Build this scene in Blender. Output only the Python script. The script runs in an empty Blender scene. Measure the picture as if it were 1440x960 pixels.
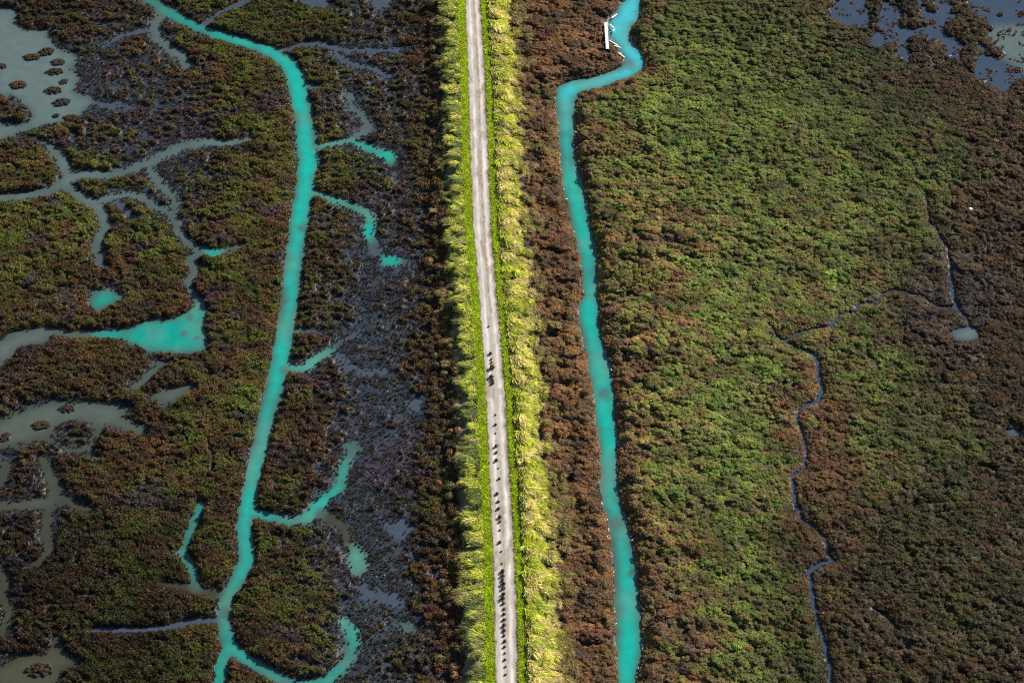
import bpy, math, random
import numpy as np
from mathutils import Vector, Matrix, Euler

SC = bpy.context.scene
rng = np.random.default_rng(7)
random.seed(7)

# ------------------------------------------------------------------ camera
HFOV = math.radians(24.0); PITCH = math.radians(46.0); DIST = 352.0
CAM = np.array([0.0, -DIST*math.cos(PITCH), DIST*math.sin(PITCH)])
cam_d = bpy.data.cameras.new('camera'); cam = bpy.data.objects.new('camera', cam_d)
SC.collection.objects.link(cam); SC.camera = cam
cam_d.sensor_width = 36; cam_d.lens = 18/math.tan(HFOV/2)
cam_d.clip_start = 1; cam_d.clip_end = 30000
cam.location = CAM; cam.rotation_euler = (math.pi/2 - PITCH, 0, 0)

# ------------------------------------------------------------------ light
SUN_EL = math.radians(27); SUN_AZ = math.radians(44)      # azimuth measured from +X towards +Y
w = bpy.data.worlds.new('World'); SC.world = w; w.use_nodes = True
nt = w.node_tree; bg = nt.nodes['Background']
sky = nt.nodes.new('ShaderNodeTexSky'); sky.sky_type = 'NISHITA'; sky.sun_disc = False
sky.sun_elevation = SUN_EL; sky.sun_rotation = math.radians(90) - SUN_AZ
nt.links.new(sky.outputs[0], bg.inputs[0]); bg.inputs[1].default_value = 0.05
sd_ = bpy.data.lights.new('sun', 'SUN'); sun = bpy.data.objects.new('sun', sd_); SC.collection.objects.link(sun)
sd_.energy = 5.0; sd_.angle = math.radians(0.5); sd_.color = (1.0, 0.91, 0.76)
sdir = Vector((math.cos(SUN_EL)*math.cos(SUN_AZ), math.cos(SUN_EL)*math.sin(SUN_AZ), math.sin(SUN_EL)))
sun.rotation_euler = sdir.to_track_quat('Z', 'Y').to_euler(); sun.location = (60, 40, 80)
SC.view_settings.view_transform = 'Standard'; SC.view_settings.look = 'None'
SC.view_settings.exposure = 1.08; SC.view_settings.gamma = 1.0
SC.cycles.use_denoising = False; SC.cycles.filter_width = 1.1; SC.cycles.use_adaptive_sampling = False; SC.cycles.max_bounces = 6; SC.cycles.diffuse_bounces = 2; SC.cycles.glossy_bounces = 2
SC.cycles.transmission_bounces = 2; SC.cycles.transparent_max_bounces = 4

# ------------------------------------------------------------------ photo pixel -> ground
TAN = math.tan(HFOV/2)
def at(px, py, z=0.0):
    u = (px-720)/720*TAN; v = (480-py)/720*TAN
    d = np.array([u, math.cos(PITCH)+v*math.sin(PITCH), -math.sin(PITCH)+v*math.cos(PITCH)])
    t = (z-CAM[2])/d[2]
    p = CAM + d*t
    return float(p[0]), float(p[1])
def mpp(py):                       # metres per photo pixel (across) on the ground at that row
    a = at(720, py); b = at(721, py); return b[0]-a[0]
def to_px(x, y, z=0.0):
    dy = y-CAM[1]; dz = z-CAM[2]
    zc = dy*math.cos(PITCH) - dz*math.sin(PITCH)
    v = (dy*math.sin(PITCH) + dz*math.cos(PITCH))/zc
    return 720 + x/zc/TAN*720, 480 - v/TAN*720

# ------------------------------------------------------------------ noise
_T = rng.random((256, 256))
def vn(x, y, s=0):
    x = np.asarray(x, float)+s*17.31; y = np.asarray(y, float)+s*29.77
    xi = np.floor(x).astype(int); yi = np.floor(y).astype(int)
    fx = x-xi; fy = y-yi; fx = fx*fx*fx*(fx*(fx*6-15)+10); fy = fy*fy*fy*(fy*(fy*6-15)+10)
    a = _T[xi & 255, yi & 255]; b = _T[(xi+1) & 255, yi & 255]
    c = _T[xi & 255, (yi+1) & 255]; d = _T[(xi+1) & 255, (yi+1) & 255]
    return (a*(1-fx)+b*fx)*(1-fy) + (c*(1-fx)+d*fx)*fy
def fbm(x, y, s=0, o=4):
    r = 0; amp = 1; t = 0
    for k in range(o):
        r = r+amp*vn(x*2**k*1.03+k*3.1, y*2**k*1.03-k*5.7, s+k); t += amp; amp *= .55
    return r/t
def domes(x, y, cx, cy, s, rlo=.55, rhi=1.05):
    """rounded hummocks on a jittered lattice: height 0..1 and a random number per hummock"""
    u = x/cx+s*3.7; v = y/cy+s*1.9; iu = np.floor(u).astype(int); iv = np.floor(v).astype(int)
    best = np.zeros(np.shape(x)); bid = np.full(np.shape(x), .5)
    for a in (-1, 0, 1):
        for b in (-1, 0, 1):
            p = iu+a; q = iv+b; k1 = _T[(p*7+s) & 255, (q*13+s*5) & 255]; k2 = _T[(p*11+s+91) & 255, (q*3+s) & 255]; k3 = _T[(p*5+33) & 255, (q*17+s*2) & 255]
            r = rlo+(rhi-rlo)*k3**1.5; d2 = ((u-p-.5-(k1-.5)*.9)**2+(v-q-.5-(k2-.5)*.9)**2)/(r*r)
            h = np.sqrt(np.clip(1-d2, 0, 1))*(.45+.55*k3); m = h > best
            best = np.where(m, h, best); bid = np.where(m, k1, bid)
    return best, bid
def smooth(a, b, x):
    t = np.clip((x-a)/(b-a), 0, 1); return t*t*(3-2*t)

# ------------------------------------------------------------------ the water, traced and laid on the ground
# polylines: (colour class, [(px, py, width px), ...]); classes: t turquoise, g grey pond, b blue, f faint muddy film
LINES = [
 ('t', 'creek', [(195,-12,15),(228,12,15),(262,32,16),(300,48,16),(345,60,17),(383,74,19),(405,90,22),(416,112,24),(425,150,24),(431,190,26),(433,228,27),(428,270,25),(421,305,24),(417,340,25),(411,390,24),(405,440,24),(396,500,24),(388,540,26),(376,580,23),(368,620,21),(357,660,20),(350,700,20),(344,735,20),(346,765,22),(347,790,22),(334,817,20),(318,842,18),(315,872,18),(322,905,20),(347,927,17),(385,948,16),(420,966,16)]),
 ('t', 'creek', [(322,905,14),(313,930,13),(306,970,14)]),
 ('t', 'creek', [(420,966,16),(460,957,13),(487,932,13),(499,905,12),(494,888,11),(481,870,7)]),
 ('t', 'creek', [(350,722,11),(372,724,11),(408,734,12),(433,729,13),(447,712,13),(460,698,12),(477,687,12),(482,667,11),(486,650,11),(500,633,8)]),
 ('g', 'creek', [(450,722,11),(470,731,9),(485,743,9),(488,762,10)]),
 ('g', 'creek', [(313,838,9),(295,833,11),(275,829,11),(255,824,9),(233,821,5)]),
 ('t', 'creek', [(279,826,9),(270,800,9),(263,785,8),(259,772,8),(266,753,8),(274,730,8),(283,708,6)]),
 ('f', 'creek', [(310,872,7),(277,872,8),(233,882,7),(180,886,5),(133,885,4)]),
 ('t', 'creek', [(404,518,9),(430,518,10),(441,506,11),(455,498,11),(470,491,8)]),
 ('f', 'creek', [(470,488,4),(482,478,4),(507,467,4)]),
 ('f', 'creek', [(475,500,5),(493,518,4.5),(515,523,4),(540,522,3)]),
 ('t', 'creek', [(436,270,7),(460,277,8),(483,287,8),(507,295,8),(521,305,9),(521,318,9),(517,330,8),(522,340,5)]),
 ('f', 'creek', [(522,340,5),(530,352,5),(540,365,6),(570,370,5)]),
 ('t', 'creek', [(446,206,3),(473,202,6),(493,197,6),(507,203,7),(527,212,8),(538,218,9)]),
 ('g', 'creek', [(493,197,5),(507,187,8),(520,180,9),(511,163,7),(497,152,7),(490,135,6)]),
 ('f', 'creek', [(398,71,6),(427,62,6),(447,62,6),(470,68,6),(500,71,6),(533,72,5),(563,70,4)]),
 ('f', 'creek', [(471,68,5),(474,78,5),(484,87,6),(503,92,6),(523,97,5),(545,108,3)]),
 ('f', 'creek', [(432,121,5),(450,122,4)]),
 ('f', 'creek', [(418,465,4),(435,466,4),(453,468,3)]),
 ('g', 'creek', [(230,18,10),(216,38,9),(220,55,10),(240,71,11),(256,80,12),(262,94,8)]),
 ('f', 'creek', [(212,42,6),(173,50,6),(147,65,4)]),
 ('f', 'creek', [(287,36,5),(307,20,6),(327,10,6),(352,0,6)]),
 ('g', 'creek', [(-8,279,16),(40,275,14),(73,268,14),(97,252,18),(120,245,14),(150,247,12),(177,242,11),(207,230,11),(233,217,10),(263,203,13),(290,201,11),(320,202,8),(350,196,5)]),
 ('g', 'creek', [(97,252,14),(89,230,13),(77,213,8),(63,200,4)]),
 ('g', 'creek', [(95,262,14),(113,277,13),(133,287,13),(143,298,12),(149,318,11),(138,337,10),(136,357,8),(144,375,5)]),
 ('g', 'creek', [(133,287,12),(153,278,9),(180,273,9),(200,278,9),(217,290,8),(233,297,8),(246,309,8),(250,325,7),(263,340,8),(280,351,10),(300,356,12),(318,352,7),(338,345,4)]),
 ('g', 'creek', [(280,356,9),(267,367,8),(275,383,8),(264,397,7),(268,411,6),(280,424,9)]),
 ('g', 'creek', [(211,235,8),(222,257,9),(240,273,8),(247,287,7),(243,300,4)]),
 ('f', 'creek', [(165,283,4),(178,295,4),(186,308,3)]),
 ('g', 'pond', [(190,543,9),(207,530,8),(224,512,7)]),
 ('g', 'pond', [(220,558,10),(240,552,12),(266,546,8)]),
 ('g', 'pond', [(-8,712,14),(33,710,13),(66,706,16),(78,695,15),(76,680,14),(67,658,13),(60,646,10)]),
 ('g', 'pond', [(72,704,10),(66,725,10),(66,750,12),(70,772,10),(57,788,5),(43,798,3)]),
 ('g', 'pond', [(80,700,8),(110,711,9),(128,716,6)]),
 ('g', 'pond', [(-6,798,13),(6,812,9),(2,835,9),(13,858,7),(4,885,9)]),
 ('g', 'pond', [(-6,645,12),(10,655,9),(-2,680,8)]),
 ('f', 'pond', [(120,142,6),(150,148,7),(185,150,4)]),
 ('b', 'creek', [(1080,455,2),(1090,470,2.5),(1103,480,4),(1120,470,4.5),(1143,463,4.5),(1170,458,5),(1180,443,5),(1203,438,4.5),(1208,428,4.5),(1233,425,5),(1243,413,4.5),(1257,408,3.5),(1280,412,2.5),(1300,418,3),(1320,432,3),(1343,433,5)]),
 ('b', 'creek', [(1303,280,1),(1307,313,1.8),(1318,322,2),(1320,333,4),(1333,348,2.2),(1335,370,1.6),(1337,395,6),(1341,418,6),(1345,433,6),(1362,450,4),(1363,462,5)]),
 ('b', 'creek', [(1103,480,4),(1123,490,5.5),(1143,498,6),(1150,510,8),(1152,527,7.5),(1156,550,7.5),(1150,565,7),(1137,569,6),(1124,576,4.5),(1121,592,4.5),(1130,613,5),(1135,640,5.5),(1130,660,6),(1114,670,6),(1118,707,7),(1127,730,7),(1147,743,6.5),(1162,757,7),(1163,777,6),(1172,787,6),(1150,795,7),(1138,802,7),(1142,833,8),(1148,867,8.5),(1158,900,8),(1167,933,8),(1169,970,9)]),
 ('b', 'creek', [(1228,855,2),(1245,866,3),(1262,885,2.5)]),
]
# east channel: (py, left px, right px)
EAST = [(-12,880,902),(0,880,900),(15,868,899),(30,857,897),(40,857,886),(50,858,885),(60,863,889),(67,868,897),(83,880,905),(92,876,906),(100,862,901),(108,836,890),(115,800,865),(121,789,853),(130,783,815),(140,782,808),(173,785,808),(200,787,807),(227,789,810),(253,792,817),(280,797,823),(300,802,828),(320,805,828),(340,812,835),(360,816,839),(387,820,839),(413,822,840),(433,816,841),(460,815,842),(480,820,846),(500,828,853),(520,829,858),(540,833,861),(560,837,864),(587,839,864),(613,843,868),(637,845,867),(673,846,868),(707,846,873),(723,853,879),(740,857,884),(773,861,890),(807,864,895),(840,865,897),(873,867,901),(907,868,903),(940,870,897),(960,870,894),(975,870,893)]
def P3(x0, y0, pts): return [(x0+a/3, y0+b/3) for a, b in pts]
POLYS = [
 ('g','pond', P3(0,0,[(-30,30),(70,50),(60,95),(95,125),(190,130),(215,170),(245,205),(330,240),(295,290),(335,330),(310,385),(400,430),(350,470),(335,500),(250,515),(120,545),(-30,595)])),
 ('t','pond', P3(0,320,[(430,432),(540,430),(620,395),(720,385),(780,360),(820,328),(850,308),(872,350),(857,400),(872,470),(872,512),(800,530),(640,525),(560,490),(500,470),(430,462)])),
 ('g','pond', P3(0,320,[(-30,490),(60,440),(200,420),(300,440),(440,430),(440,464),(320,470),(215,450),(190,490),(90,500),(50,550),(20,560),(-30,640)])),
 ('t','pond', P3(0,320,[(385,272),(470,264),(520,288),(500,308),(440,340),(415,362),(388,335)])),
 ('g','pond', P3(0,320,[(650,727),(700,690),(790,675),(802,690),(700,747)])),
 ('g','pond', P3(0,320,[(-30,830),(130,760),(230,735),(350,740),(470,745),(540,755),(520,800),(560,820),(612,840),(612,872),(560,862),(500,840),(440,830),(400,900),(380,942),(290,948),(270,920),(160,890),(60,915),(-30,935)])),
 ('g','pond', P3(0,640,[(-30,920),(80,850),(190,840),(240,775),(262,830),(322,860),(332,890),(250,905),(250,950),(220,1010),(-30,1010)])),
 ('b','pond', P3(1080,0,[(255,45),(330,-40),(1120,-40),(1120,325),(1060,335),(1005,395),(960,372),(880,322),(820,282),(760,252),(700,192),(620,162),(600,262),(560,252),(520,182),(440,182),(420,142),(340,112),(280,82)])),
 ('t','pool', [(489,762),(500,764),(513,778),(515,795),(505,808),(497,800),(489,785)]),
 ('t','pool', [(535,212),(550,212),(557,222),(554,233),(543,229)]),
 ('t','pool', [(536,361),(550,360),(563,366),(558,373),(538,371)]),
 ('b','pool', P3(1080,320,[(765,445),(790,430),(850,415),(888,425),(895,465),(850,480),(800,476)])),
 ('b','pool', [(1414,606),(1425,602),(1434,607),(1430,614),(1418,612)]),
 ('f','pool', [(420,0),(455,-8),(460,8),(440,12)]),
 ('f','pool', [(520,-8),(545,-8),(548,10),(535,12),(524,8)]),
 ('f','pool', [(550,735),(565,733),(575,742),(562,756),(548,750)]),
 ('t','pool', [(560,872),(575,877),(588,887),(578,890),(565,884)]),
 ('f','pool', [(505,822),(530,832),(560,838),(566,850),(540,848),(512,838)]),
 ('f','pool', [(576,566),(590,564),(592,574),(580,578)]),
 ('t','pool', [(488,625),(500,623),(502,640),(492,645)]),
]
# brown tongues of land and patches inside the ponds (cut out of the water)
LAND = [
 P3(1080,0,[(430,-30),(505,-10),(490,50),(465,115),(432,125),(440,60)]),
 P3(1080,0,[(530,-30),(600,-10),(655,70),(622,128),(590,110),(570,70)]),
 P3(1080,0,[(655,-20),(730,-20),(722,30),(690,42)]),
 P3(1080,0,[(750,-30),(850,-30),(872,50),(952,122),(892,180),(876,330),(850,310),(815,190),(745,115),(790,60)]),
 P3(1080,0,[(600,170),(700,180),(740,200),(765,256),(700,240),(640,270),(598,262)]),
 P3(1080,0,[(890,175),(940,172),(985,225),(975,245),(930,235)]),
 P3(0,320,[(232,840),(300,808),(380,815),(408,850),(390,880),(320,880),(240,865)]),
 P3(0,320,[(200,870),(380,880),(370,915),(300,930),(210,905)]),
 P3(0,0,[(-30,390),(60,405),(130,460),(140,505),(80,530),(-30,515)]),
]
# blue pond gets ragged, patchy shores
# round plant islands standing in the ponds: (px, py, rx, ry) -> separate things
ISLES = [(44,81,13,6,'double-lobed brown plant island in the top left grey pond'),(66,73,13,7,'brown plant island touching its double-lobed neighbour in the top left grey pond'),
 (77,101.5,13,6,'dark oval plant island below the paired islands in the top left pond'),(81,88,11,6,'faint greyish plant island half drowned in the top left pond'),
 (90,115,8,4.5,'small greyish plant island near the east shore of the top left pond'),(75,128,13,6.5,'olive brown plant island in the middle row of the top left pond'),
 (25,120,13,7,'lone reddish brown plant island at the west side of the top left pond'),(87,144,15,6.5,'pale grey brown plant island, lowest of the column in the top left pond'),
 (2,94,8,5,'plant island cut by the left picture edge in the top left pond'),(100,166,13,5,'long dark plant island by the south shore of the top left pond'),
 (79,163,6,3.5,'tiny plant island beside the south shore of the top left pond'),
 (94,575,12,6,'small dark plant island at the north shore of the lower left grey pond'),(57,598,14,7,'round brown plant island in the middle of the lower left grey pond'),
 (8,614,9,7,'dark plant island at the left edge of the lower left grey pond'),(56,942,20,10,'oval brown plant island in the bottom left corner pond'),
 (1345,30,7,3.5,'small brown plant island in blue pond at top right'),(1407,21,6,3,'tiny brown plant island in the far blue water at top right'),
 (1431,99,8,5,'reddish plant island by the right edge of the blue pond'),(1310,31,7,5,'brown plant island between two land tongues in the blue pond'),
 (1437,19,7,4,'brown plant island at the top right picture edge')]

# ------------------------------------------------------------------ ground grids
X0, X1, Y0, Y1 = -99.0, 99.0, -70.0, 92.0
G = 0.22
xs = np.arange(X0, X1+1e-6, G); ys = np.arange(Y0, Y1+1e-6, G)
GX, GY = np.meshgrid(xs, ys)          # [row=y, col=x]
NY, NX = GX.shape
SD = np.full((NY, NX), 6.0, np.float32)       # signed distance to water edge, negative in water
CLS = np.zeros((NY, NX), np.uint8); KND = np.zeros((NY, NX), np.uint8)
CC = {'t': 1, 'g': 2, 'b': 3, 'f': 4}; KK = {'creek': 1, 'pond': 2, 'pool': 3, 'channel': 4}
# gentle wobble so that traced edges are natural
WX = (fbm(GX*.9, GY*.9, 11, 3)-.5)*.9; WY = (fbm(GX*.9, GY*.9, 12, 3)-.5)*.9
def window(xa, xb, ya, yb, pad=5.0):
    i0 = max(0, int((min(xa, xb)-pad-X0)/G)); i1 = min(NX, int((max(xa, xb)+pad-X0)/G)+2)
    j0 = max(0, int((min(ya, yb)-pad-Y0)/G)); j1 = min(NY, int((max(ya, yb)+pad-Y0)/G)+2)
    return slice(j0, j1), slice(i0, i1)
HWD = np.full((NY, NX), 1.2, np.float32)
def merge(sl, d, c, k, hw=1.3):
    cur = SD[sl]; m = d < cur
    cur[m] = d[m]; CLS[sl][m] = CC[c]; KND[sl][m] = KK[k]; HWD[sl][m] = (hw[m] if np.ndim(hw) else hw)
for c, k, pts in LINES:
    pts = [(a, b, ww+(1.6 if c == 'f' else 2.2 if ww < 14 and c != 'b' else -.25*ww if c == 'b' else .6)) for a, b, ww in pts]
    q = [(*at(a, b), ww*mpp(b)/2) for a, b, ww in pts]
    for (xa, ya, ra), (xb, yb, rb) in zip(q, q[1:]):
        sl = window(xa, xb, ya, yb)
        if sl[0].start >= sl[0].stop or sl[1].start >= sl[1].stop: continue
        px = GX[sl]+WX[sl]*.5; py = GY[sl]+WY[sl]*.5
        dx, dy = xb-xa, yb-ya; t = np.clip(((px-xa)*dx+(py-ya)*dy)/(dx*dx+dy*dy+1e-9), 0, 1)
        d = np.hypot(px-xa-dx*t, py-ya-dy*t)-(ra+(rb-ra)*t)
        merge(sl, d.astype(np.float32), c, k, (ra+(rb-ra)*t))
def poly_sd(q, sl, wob=.6):
    px = GX[sl]+WX[sl]*wob; py = GY[sl]+WY[sl]*wob
    ins = np.zeros(px.shape, bool); dm = np.full(px.shape, 99.0)
    n = len(q)
    for i in range(n):
        xa, ya = q[i]; xb, yb = q[(i+1) % n]; dx, dy = xb-xa, yb-ya
        t = np.clip(((px-xa)*dx+(py-ya)*dy)/(dx*dx+dy*dy+1e-9), 0, 1)
        dm = np.minimum(dm, np.hypot(px-xa-dx*t, py-ya-dy*t))
        if abs(dy) > 1e-9:
            cr = ((ya > py) != (yb > py)) & (px < dx*(py-ya)/dy+xa); ins ^= cr
    return np.where(ins, -dm, dm).astype(np.float32)
def do_poly(pp, c, k, wob=.6):
    q = [at(a, b) for a, b in pp]
    sl = window(min(a for a, b in q), max(a for a, b in q), min(b for a, b in q), max(b for a, b in q))
    merge(sl, poly_sd(q, sl, wob), c, k)
for c, k, pp in POLYS: do_poly(pp, c, k, 1.0 if k == 'pond' else .7)
do_poly([(l-1, y) for y, l, r in EAST]+[(r+1.5, y) for y, l, r in EAST[::-1]], 't', 'channel', .45)
for pp in LAND:
    q = [at(a, b) for a, b in pp]
    sl = window(min(a for a, b in q), max(a for a, b in q), min(b for a, b in q), max(b for a, b in q))
    d = -poly_sd(q, sl, 1.2); cur = SD[sl]; m = (d > cur); cur[m] = d[m]

_m = (CLS == 3) & (KND == 2)
SD[_m] += ((fbm(GX*.45, GY*.5, 13, 4)-.44)*4.2*(1-smooth(1300, 1420, to_px(GX, GY)[0])*.6))[_m]
ISL = []
for px, py, rx, ry, lab in ISLES:
    x, y = at(px, py); ISL.append((x, y, rx*mpp(py), ry*mpp(py)/math.sin(PITCH), lab))

# ------------------------------------------------------------------ colour maps of the vegetation, BRIGHT also painting in vignette darkening (24 x 16 cells of the photo)
GREEN = ["221245543211111567543222","112235553211111677765212","111224442211157877787631","243323454321124776678643","334434335432125476666751","544643333211125356566541","442423333211125366566421","221122332111125356542111","111134321111113457647521","111144211111113558415642","112344311111113567316653","123441111111112556513553","123441443211112447413543","234432444211112337523444","123332444211112326522344","123333233211112326633333"]
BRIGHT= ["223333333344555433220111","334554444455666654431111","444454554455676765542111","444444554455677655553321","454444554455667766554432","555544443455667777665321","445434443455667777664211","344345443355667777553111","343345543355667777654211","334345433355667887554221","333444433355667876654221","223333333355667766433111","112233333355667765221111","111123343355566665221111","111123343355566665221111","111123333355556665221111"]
MUD   = ["234321125410000000000000","345531135410000000000100","345541125410000000000000","234562125510000000000000","122451113510000000000000","011131026510000000000100","113110026610000000000200","101110047510000000000110","100220046510000000000010","332210037620000000000020","332100137620000000000001","331000157510000000000000","320010247610000000000000","210011147510000000001000","310001026510000000000000","320001036410000000000000"]
def tomap(r): return np.array([[int(c) for c in s] for s in r], float)/9.0
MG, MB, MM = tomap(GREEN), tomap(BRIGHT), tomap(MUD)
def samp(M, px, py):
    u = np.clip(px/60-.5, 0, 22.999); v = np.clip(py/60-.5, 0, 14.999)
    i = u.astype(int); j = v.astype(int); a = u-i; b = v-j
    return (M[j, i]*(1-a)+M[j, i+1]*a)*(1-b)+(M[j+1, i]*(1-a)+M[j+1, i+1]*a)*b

# ------------------------------------------------------------------ levee
ROAD = [(-40,652,673),(0,654,675),(107,658,682),(213,660.5,686),(320,665.5,690.5),(427,674,699),(533,682,709),(640,687,715),(700,689.5,719),(780,693,723),(860,694.5,726),(960,697,728),(1000,698,729)]
CREST = 1.8
rl = []
for y, l, r in ROAD:
    a = at(l, y, CREST); b = at(r, y, CREST); rl.append((a[1], (a[0]+b[0])/2, (b[0]-a[0])/2))
rl.sort(); RY = np.array([a[0] for a in rl]); RC = np.array([a[1] for a in rl]); RW = np.array([a[2] for a in rl])
RC = RC.copy()
def road_c(y): return np.interp(y, RY, RC)+(y > RY[-1])*(y-RY[-1])*(-.07)+(y < RY[0])*(RY[0]-y)*.02
def road_w(y): return np.interp(y, RY, RW)
def lv_off(x, y): return x-road_c(y)
def levee_z(x, y):
    o = lv_off(x, y)
    wob = (fbm(x*.35, y*.35, 21, 2)-.5)
    zl = CREST*(1-smooth(2.6, 8.4+wob*1.8, -o)); zr = CREST*(1-smooth(2.6, 8.0+wob*1.6, o))
    return np.where(o < 0, zl, zr)

# ------------------------------------------------------------------ terrain height
PXg, PYg = to_px(GX, GY)
nz = fbm(GX*.5, GY*.5, 31, 4)
mud = 1.18*samp(MM, PXg+(nz-.5)*60, PYg+(nz-.5)*50)
n1 = fbm(GX*.45, GY*.6, 33, 5); n2 = fbm(GX*1.5, GY*2.0, 34, 3)
right = smooth(-.5, .5, lv_off(GX, GY))
n3 = fbm(GX*1.3, GY*1.7, 35, 3)
MUDF = np.clip(mud*1.15+.05+.35*smooth(1.6, .0, SD)*(mud+.25)/.5 - (n1-.22)*.9 - (n3-.5)*1.1, 0, 1)*(1-right*.6)      # 1 bare mud
def vein(f, s_, wd): return (1-smooth(wd*.35, wd, np.abs(fbm(GX*f, GY*f*1.2, s_, 4)-.5)))
veinL = vein(.085, 121, .012)*smooth(.42, .55, fbm(GX*.06, GY*.06, 122, 2)); veinR = vein(.055, 123, .006)*smooth(.45, .6, fbm(GX*.07, GY*.05, 124, 2))
MUDF = np.maximum(MUDF, veinL*.9*(1-right)*smooth(.2, 1.0, SD))
land_h = np.where(right > .5, .26, .17)
big, bigid = domes(GX+GY*.25+(nz-.5)*5, GY-GX*.12+(n2-.5)*1.6, 2.3, 1.45, 3, .5, 1.25)
fin, finid = domes(GX+GY*.2+(nz-.5)*4, GY-GX*.1+(n2-.5)*1.3, 1.35, .95, 23, .5, 1.2); eb = smooth(880, 1060, PXg+(nz-.5)*160)
big = big*(1-eb)+fin*.72*eb; bigid = bigid*(1-eb)+finid*eb
sml, _q = domes(GX+(n2-.5)*.8, GY, .95, .85, 9)
lumps = -.25*veinR*right+(1-.9*veinR)*right*(big*.72+sml*.24+(n3-.5)*.7+(nz-.5)*.6-.12)*(.45+1.0*fbm(GX*.09, GY*.09, 43, 2))*(1.25-.5*smooth(860, 1120, PXg)) + (1-right)*(sml*.34+big*.36+(n3-.5)*.35-.12)
hum, _h = domes(GX+(n2-.5), GY+(n3-.5), 1.5, 1.15, 17)
Z = land_h+np.clip(lumps, -.14, 1.0)*smooth(.1, .9+.9*right, SD)*(1-np.clip(MUDF*1.8, 0, 1))
Z = Z*(1-MUDF*.80)+.012*MUDF
edge = np.where(right > .5, .30, .55)
sdn = SD+(n2-.5)*.35
k = smooth(-.35*edge/.3, edge*1.5, sdn)
Z = Z*k-.30*(1-k)
shore_flat = (CLS == 4) & (SD < .5)
LZ = levee_z(GX, GY)
Z = Z*(1-np.clip(LZ/CREST*3, 0, 1))+LZ+smooth(.1, .3, LZ)*(hum*.75-.15)*smooth(2.6, 3.6, np.abs(lv_off(GX, GY)))
for x, y, rx, ry, lab in ISL:
    d = np.hypot((GX-x)/rx, (GY-y)/ry); Z = np.maximum(Z, -.3+.36*smooth(1.15, .7, d))
H = Z.astype(np.float32)
def hz(x, y):
    i = np.clip(((x-X0)/G), 0, NX-1.001); j = np.clip(((y-Y0)/G), 0, NY-1.001)
    a = i.astype(int); b = j.astype(int); fa = i-a; fb = j-b
    return (H[b, a]*(1-fa)+H[b, a+1]*fa)*(1-fb)+(H[b+1, a]*(1-fa)+H[b+1, a+1]*fa)*fb
def gs(A, x, y):
    i = np.clip(np.rint((x-X0)/G).astype(int), 0, NX-1); j = np.clip(np.rint((y-Y0)/G).astype(int), 0, NY-1)
    return A[j, i]

# ------------------------------------------------------------------ node helpers
def new_mat(name):
    m = bpy.data.materials.new(name); m.use_nodes = True
    n = m.node_tree.nodes; return m, m.node_tree, n['Principled BSDF']
def N(t, typ, **kw):
    n = t.nodes.new(typ)
    for k, v in kw.items(): setattr(n, k, v)
    return n
def noise(t, scale, detail=4, rough=.6):
    tc = N(t, 'ShaderNodeNewGeometry'); n = N(t, 'ShaderNodeTexNoise')
    n.inputs['Scale'].default_value = scale; n.inputs['Detail'].default_value = detail; n.inputs['Roughness'].default_value = rough
    t.links.new(tc.outputs['Position'], n.inputs['Vector']); return n
def mul(t, colsock, facsock, lo, hi):
    mr = N(t, 'ShaderNodeMapRange'); mr.inputs[1].default_value = .25; mr.inputs[2].default_value = .75
    mr.inputs[3].default_value = lo; mr.inputs[4].default_value = hi; t.links.new(facsock, mr.inputs[0])
    vm = N(t, 'ShaderNodeVectorMath', operation='SCALE'); t.links.new(colsock, vm.inputs[0]); t.links.new(mr.outputs[0], vm.inputs['Scale'])
    return vm.outputs[0]
def bump(t, b, hs, strength, dist):
    bp = N(t, 'ShaderNodeBump'); bp.inputs['Strength'].default_value = strength; bp.inputs['Distance'].default_value = dist
    t.links.new(hs, bp.inputs['Height']); t.links.new(bp.outputs[0], b.inputs['Normal'])
def attr(t, name, typ='GEOMETRY'):
    return N(t, 'ShaderNodeAttribute', attribute_name=name, attribute_type=typ)
def spec(b, v): b.inputs['Specular IOR Level'].default_value = v

def mat_ground():
    m, t, b = new_mat('marsh_mud')
    a = attr(t, 'tint'); n = noise(t, 6, 6, .7)
    c = mul(t, a.outputs['Color'], n.outputs[0], .55, 1.5); t.links.new(c, b.inputs['Base Color'])
    wet = attr(t, 'wet'); mr = N(t, 'ShaderNodeMapRange'); t.links.new(wet.outputs['Fac'], mr.inputs[0])
    mr.inputs[3].default_value = .85; mr.inputs[4].default_value = .42; t.links.new(mr.outputs[0], b.inputs['Roughness'])
    bump(t, b, n.outputs[0], .16, .05); spec(b, .3); return m
def mat_water():
    m, t, b = new_mat('silty_water')
    a = attr(t, 'tint'); n = noise(t, .6, 3, .6)
    c = mul(t, a.outputs['Color'], n.outputs[0], .88, 1.12); t.links.new(c, b.inputs['Base Color'])
    b.inputs['Roughness'].default_value = .12; b.inputs['IOR'].default_value = 1.33
    n2_ = noise(t, 3.2, 3, .55); bump(t, b, n2_.outputs[0], .12, .05); return m
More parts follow.
